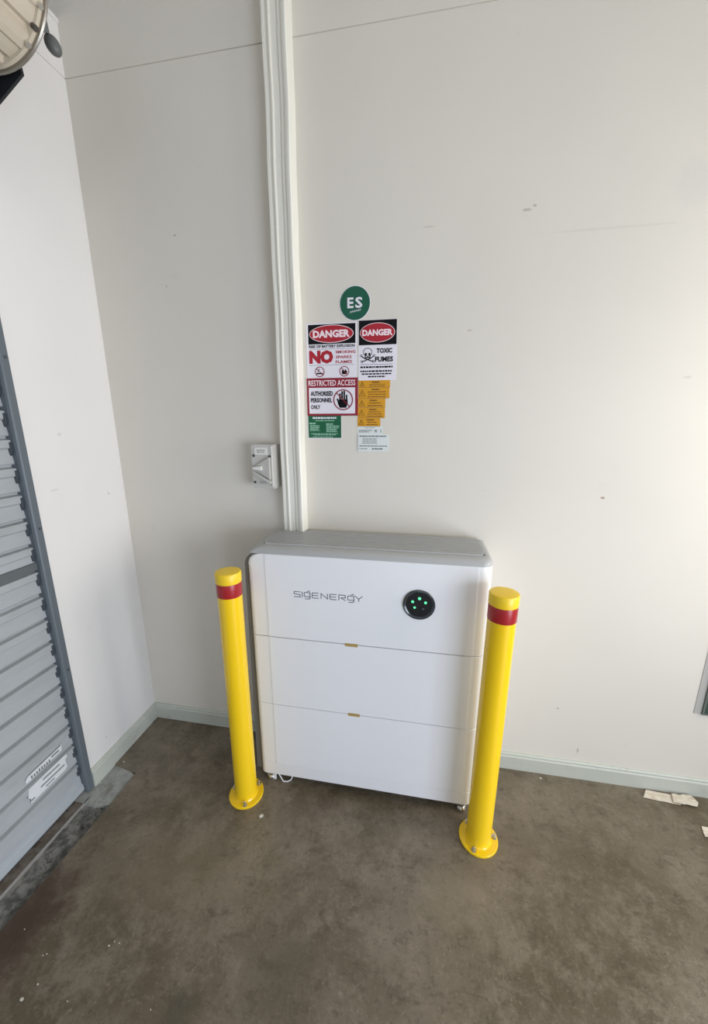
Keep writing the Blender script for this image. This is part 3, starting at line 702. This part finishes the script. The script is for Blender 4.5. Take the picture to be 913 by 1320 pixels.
def front_plate(z0, z1, corner=0.0):
    bm = bmesh.new(); wrect(bm, SX0, z0, SX1, z1, YF+0.001, 0.0026); return bm
zb, zp, z1_, z2_, zt_ = 0.041, 0.093, 0.350, 0.6175, 0.9135
o = link('plinth', plain(zb, zp, 0.0004), 'plinth', parent=bat, smooth=True)
for a, b in ((zp, z1_), (z1_, z2_)):
    mod = link('battery_module', plain(a, b), 'white', parent=bat, smooth=True)
    link('front_panel', front_plate(a+0.0012, b-0.0009), 'white', parent=mod, bevel=0.0008)
# top unit: top left corner rounded in the front view
RA = 0.046
def xl_at(z, top, R, x0): 
    h = z - (top - R)
    return x0 if h <= 0 else x0 + R - math.sqrt(max(R*R - h*h, 0))
levels = []
e = 0.0012
levels.append((z2_+0.0016, section(BX0+e, BX1-e, YF+e, YB-e, RL, RR)))
levels.append((z2_+0.0028, section(BX0, BX1, YF, YB, RL, RR)))
levels.append((zt_-RA, section(BX0, BX1, YF, YB, RL, RR)))
for k in range(1, 13):
    z = zt_ - RA + RA*math.sin(PI/2*k/12); levels.append((z, section(xl_at(z, zt_, RA, BX0), BX1, YF, YB, RL*0.6 if k > 3 else RL*0.8, RR)))
top_unit = link('inverter_module', loft(levels), 'white', parent=bat, smooth=True)
bm = bmesh.new(); wprism(bm, [(SX0, z2_+0.0022), (SX1, z2_+0.0022), (SX1, zt_-0.002), (SX0, zt_-0.002)], YF+0.001, 0.0026)
link('front_panel', bm, 'white', parent=top_unit, bevel=0.0008)
link('seam_filler', bx((BX0+0.03, YF+0.004, z2_-0.003), (BX1-0.04, YB-0.03, z2_+0.004)), 'dark', parent=bat)
# grey cap over the top, following the rounded corner a little outside it
CT = 0.936; RC = 0.058
def cap_sec(z, yf, inset=0.0):
    return section(xl_at(z, CT+0.002, RC, BX0-0.004)+inset, BX1+0.001-inset, yf, YB+0.003-inset, 0.014, RR)
lv = [(0.878, cap_sec(0.878, -0.206)), (0.892, cap_sec(0.892, -0.206)), (0.903, cap_sec(0.903, -0.206)), (0.9128, cap_sec(0.9128, -0.206)),
      (0.9136, cap_sec(0.9136, -0.2285)), (0.921, cap_sec(0.921, -0.2280)), (0.928, cap_sec(0.928, -0.2245, 0.003)), (0.933, cap_sec(0.933, -0.2175, 0.008)), (0.9355, cap_sec(0.9355, -0.209, 0.014)), (0.936, cap_sec(0.936, -0.204, 0.018))]
cap = link('top_cap', loft(lv), 'cap', parent=bat, smooth=30)
# louvred grille let in to the cap
GX0, GX1, GY0, GY1 = 0.664, 1.368, -0.196, -0.030
def rr_rect(x0, x1, y0, y1, r, n=5):
    p = []
    for cx_, cy_, a0 in ((x0+r, y0+r, PI), (x1-r, y0+r, 1.5*PI), (x1-r, y1-r, 0), (x0+r, y1-r, PI/2)):
        for k in range(n+1): a = a0+PI/2*k/n; p.append((cx_+r*math.cos(a), cy_+r*math.sin(a)))
    return p
link('grille_bed', prism(bmesh.new(), rr_rect(GX0, GX1, GY0, GY1, 0.012), lambda x, y: (x, y, 0.9358), lambda x, y: (x, y, 0.9366)), 'grille_floor', parent=cap)
bm = bmesh.new(); N = 13
for k in range(N):
    yc = GY0 + 0.004 + (GY1-GY0-0.008)*k/(N-1)
    ins = 0.008 if k in (0, N-1) else (0.003 if k in (1, N-2) else 0.0)
    prism(bm, [(yc-0.0046, 0.9362), (yc+0.0046, 0.9362), (yc+0.0030, 0.9400), (yc-0.0036, 0.9400)], lambda y, z: (GX0+ins, y, z), lambda y, z: (GX1-ins, y, z))
link('louvres', bm, 'grille', parent=cap)
# grey metal housing behind the white front, standing a little wider at the left
bm = bmesh.new(); hp = [(BX0-0.022, 0.047), (BX0-0.014, 0.862)]
for k in range(7):
    a = PI - PI/2*k/6; hp.append((BX0-0.014+0.046+0.046*math.cos(a), 0.866+0.046*math.sin(a)))
hp += [(BX0+0.05, 0.912), (BX0+0.05, 0.047)]
prism(bm, hp, lambda x, z: (x, -0.213, z), lambda x, z: (x, -0.03, z))
link('side_housing', bm, 'housing', parent=bat, bevel=0.003)
# tan tags on the joints
for (cx_, cz_, w_) in ((0.966, 0.6165, 0.042), (0.974, 0.3495, 0.040)):
    o = link('tag', wrect(bmesh.new(), cx_-w_/2, cz_-0.0055, cx_+w_/2, cz_+0.0055, YF-0.0016, 0.0008), 'tan', parent=bat); o['label'] = 'small tan tag over a joint'
# round display
dc = (1.178, 0.7800)
ring = link('display_ring', lathe(bmesh.new(), [(0.049, 0.001), (0.049, -0.004), (0.0475, -0.0055), (0.045, -0.006), (0.041, -0.0035), (0.0395, -0.0025)], (dc[0], YF-0.0014, dc[1]), 56, 'y'), 'ring', parent=bat, smooth=25)
link('display_face', lathe(bmesh.new(), [(0.0395, -0.0020), (0.0395, -0.0032)], (dc[0], YF-0.0016, dc[1]), 48, 'y'), 'black', parent=ring)
for i, (dx, dz, r) in enumerate(((0.001, 0.0215, 0.0048), (-0.0195, 0.0095, 0.0042), (0.0195, 0.0090, 0.0042), (-0.0130, -0.0095, 0.0036), (0.0125, -0.0125, 0.0032))):
    o = link('indicator_light', lathe(bmesh.new(), [(r, 0), (r, -0.0006), (r*0.6, -0.0010)], (dc[0]+dx, YF-0.0048, dc[1]+dz), 16, 'y'), 'led' if i < 4 else 'led_off', parent=ring)
    if i == 4: o['label'] = 'unlit indicator'
# logo, drawn as strokes
def logo():
    bm = bmesh.new(); yy = YF-0.0016; wd = 0.0027; H = 0.0178; zb_ = 0.7735
    x = 0.7775; u = lambda a, b: (x + a, zb_ + b*H)
    def st(*p): wstroke(bm, [u(*q) for q in p], wd*0.9, yy, 0.0004)
    W = 0.0205
    st((W, 1), (0.001, 1), (0, 0.56), (W*0.95, 0.46), (W, 0), (0, 0)); x += W+0.0065             # S
    st((0, 1), (0, 0)); x += 0.0072                                                              # I
    W = 0.0195
    def g():
        st((W, 0.95), (0.002, 0.95), (0, 0.82), (0, 0.28), (0.002, 0.15), (W, 0.15)); st((W, 1.0), (W, -0.10), (W-0.003, -0.28), (0.003, -0.28)); st((W*0.55, 1.12), (W*0.95, 1.34))
    g(); x += W+0.0072                   # g
    W = 0.0210
    st((W, 1), (0.002, 1), (0, 0.85), (0, 0.15), (0.002, 0), (W, 0)); st((0.001, 0.5), (W*0.92, 0.5)); x += W+0.0085   # E
    st((0, 0), (0, 1), (W, 0), (W, 1)); x += W+0.0080                                            # N
    st((W, 1), (0.002, 1), (0, 0.85), (0, 0.15), (0.002, 0), (W, 0)); st((0.001, 0.5), (W*0.92, 0.5)); x += W+0.0085   # E
    st((0, 0), (0, 1), (W*0.92, 1), (W, 0.85), (W, 0.5), (0.006, 0.44), (W, 0)); x += W+0.0080   # R
    W = 0.0195; g(); x += W+0.0045                                                               # g
    W = 0.0225; st((0, 1), (W/2, 0.48), (W, 1)); st((W/2, 0.48), (W/2, 0))                       # Y
    return bm
link('logo_lettering', logo(), 'logo', parent=bat)
# feet
def foot(x, y, nm='levelling_foot'):
    bm = lathe(bmesh.new(), [(0.016, 0.0), (0.018, 0.004), (0.018, 0.012), (0.014, 0.020), (0.010, 0.022)], (x, y, 0.0), 20)
    ft = link(nm, bm, 'chrome', parent=bat, smooth=40)
    link('stud', lathe(bmesh.new(), [(0.007, 0.020), (0.007, 0.044)], (x, y, 0.0), 12), 'chrome', parent=ft, smooth=40)
    link('hex_nut', lathe(bmesh.new(), [(0.0125, 0.024), (0.0125, 0.034)], (x, y, 0.0), 6), 'chrome', parent=ft)
for fx, fy in ((0.650, -0.205), (1.352, -0.207), (0.652, -0.05), (1.357, -0.05)): foot(fx, fy)
bm = bx((0.634, -0.219, 0.030), (0.668, -0.214, 0.0415)); box(bm, (0.661, -0.219, 0.006), (0.672, -0.214, 0.033)); link('foot_bracket', bm, 'white', parent=bat, bevel=0.001)
# loop of clear tie left under the cabinet's left end
tie = link('plastic_tie', tube(bmesh.new(), [(0.678, -0.212, 0.030), (0.692, -0.216, 0.012), (0.700, -0.220, 0.0035), (0.716, -0.218, 0.0035), (0.727, -0.212, 0.006), (0.731, -0.205, 0.012), (0.722, -0.200, 0.02)], 0.0026, 8), 'clear', origin=(0.70, -0.21, 0.0), smooth=60)
tagp(tie, 'bent white plastic tie on the floor under the left front of the cabinet', 'cable tie')

# ================================================================ BOLLARDS
BH, BR_ = 0.872, 0.0385
def bollard(label):
    b = empty('bollard', (0, 0, 0), label, 'bollard', 'yellow steel bollards')
    r = BR_
    link('post', lathe(bmesh.new(), [(r+0.004, 0.008), (r+0.001, 0.012), (r, 0.016), (r, BH-0.032)], (0, 0, 0), 56), 'yellow', parent=b, smooth=40)
    link('cap', lathe(bmesh.new(), [(r+0.0012, BH-0.034), (r+0.0016, BH-0.031), (r+0.0016, BH-0.004), (r, BH-0.001), (r*0.9, BH), (r*0.4, BH+0.0006)], (0, 0, 0), 56), 'yellow_cap', parent=b, smooth=40)
    o = link('red_band', lathe(bmesh.new(), [(r+0.0006, 0.793), (r+0.0009, 0.794), (r+0.0009, 0.837), (r+0.0006, 0.838)], (0, 0, 0), 56), 'red', parent=b, smooth=40)
    link('base_plate', lathe(bmesh.new(), [(0.0605, 0.0), (0.0612, 0.002), (0.0612, 0.007), (0.0595, 0.0085)], (0, 0, 0), 56), 'yellow', parent=b, smooth=40)
    for k in range(3):
        a = math.radians(120*k); c = (0.050*math.cos(a), 0.050*math.sin(a))
        n_ = link('anchor_bolt', lathe(bmesh.new(), [(0.0035, 0.008), (0.0035, 0.022), (0.0025, 0.023)], (*c, 0), 12), 'chrome', parent=b, smooth=40)
        link('nut', lathe(bmesh.new(), [(0.0068, 0.0095), (0.0068, 0.016)], (*c, 0), 6), 'chrome', parent=n_)
        link('washer', lathe(bmesh.new(), [(0.0085, 0.0084), (0.0085, 0.0096)], (*c, 0), 20), 'chrome', parent=n_)
    return b
b1 = bollard('yellow bollard with red band at the left end of the white battery cabinet')
b2 = dup_tree(b1); b2['label'] = 'yellow bollard with red band in front of the right end of the cabinet'
b1.location = (0.584, -0.288, 0); b1.rotation_euler = (0, 0, math.radians(50))
b2.location = (1.3985, -0.299, 0); b2.rotation_euler = (0, math.radians(0.55), math.radians(7))

# ================================================================ LITTER ON THE FLOOR
def torn(pts, z=0.0015, t=0.0016, curl=0.004, seed=1):
    rnd = random.Random(seed); P = []
    for (xa, ya), (xb, yb) in zip(pts, pts[1:]+pts[:1]):
        for k in range(5):
            f = k/5; j = 0.0016 if k else 0
            P.append((xa+(xb-xa)*f+rnd.uniform(-j, j), ya+(yb-ya)*f+rnd.uniform(-j, j)))
    cx_ = sum(p[0] for p in P)/len(P); cy_ = sum(p[1] for p in P)/len(P)
    bm = bmesh.new(); zz = [z + curl*abs(rnd.random())*0.5 for _ in P]
    A = [bm.verts.new((x, y, q+t)) for (x, y), q in zip(P, zz)]; B = [bm.verts.new((x, y, q)) for (x, y), q in zip(P, zz)]
    ca = bm.verts.new((cx_, cy_, z+t)); cb = bm.verts.new((cx_, cy_, z)); n = len(P)
    for i in range(n):
        j = (i+1) % n; bm.faces.new((A[i], A[j], ca)); bm.faces.new((B[j], B[i], cb)); bm.faces.new((A[i], B[i], B[j], A[j]))
    return bm
o = link('torn_card', torn([(2.003, -0.052), (2.120, -0.060), (2.135, -0.026), (2.030, -0.018)], 0.001), 'card', origin=(2.07, -0.04, 0)); tagp(o, 'longer torn strip of cream card along the back baseboard', 'card scrap')
o = link('torn_card', torn([(2.098, -0.058), (2.170, -0.060), (2.183, -0.045), (2.176, -0.020), (2.110, -0.022)], 0.0055, seed=3), 'card', origin=(2.14, -0.04, 0)); tagp(o, 'shorter torn card lying over the right end of the longer strip', 'card scrap')
o = link('torn_card', torn([(2.130, -0.165), (2.24, -0.175), (2.25, -0.13), (2.142, -0.130)], 0.001, seed=5), 'card', origin=(2.18, -0.15, 0)); tagp(o, 'torn pale card cut off by the right edge of the photo, out on the floor', 'card scrap')
def chip(x, y, r, label, group=None, mat='chip'):
    bm = bmesh.new(); bmesh.ops.create_icosphere(bm, subdivisions=1, radius=1)
    rnd = random.Random(int(x*1000)); 
    for v in bm.verts: v.co = Vector((x + v.co.x*r*(1+rnd.uniform(-.3, .3)), y + v.co.y*r*(0.8+rnd.uniform(-.3, .3)), max(0, r*0.30*(1+v.co.z))))
    o = link('debris_chip', bm, mat, origin=(x, y, 0)); tagp(o, label, 'debris', group)
chip(0.670, -0.357, 0.0085, 'pale chip on the concrete just in front of the left bollard and cabinet')
chip(1.662, -0.034, 0.005, 'pale chip on the floor by the back baseboard right of the right bollard')
chip(0.289, -0.862, 0.0050, 'white oval chip on the floor in the lower left, largest of the crumbs there')
for x, y, r in ((0.417, -0.742, .0028), (0.425, -0.732, .0022), (0.440, -0.733, .0024), (0.265, -0.788, .002), (0.272, -0.784, .002), (0.302, -0.834, .0026), (0.398, -0.845, .0018), (0.600, -0.822, .0018), (0.167, -0.753, .002)):
    chip(x, y, r, 'tiny white crumb on the concrete in the lower left', 'tiny white crumbs on the floor')
chip(0.039, -0.249, 0.0045, 'white crumb beside the left baseboard at the end of the pale concrete patch')
chip(0.020, -0.345, 0.004, 'pale crumb at the foot of the roller door guide rail')
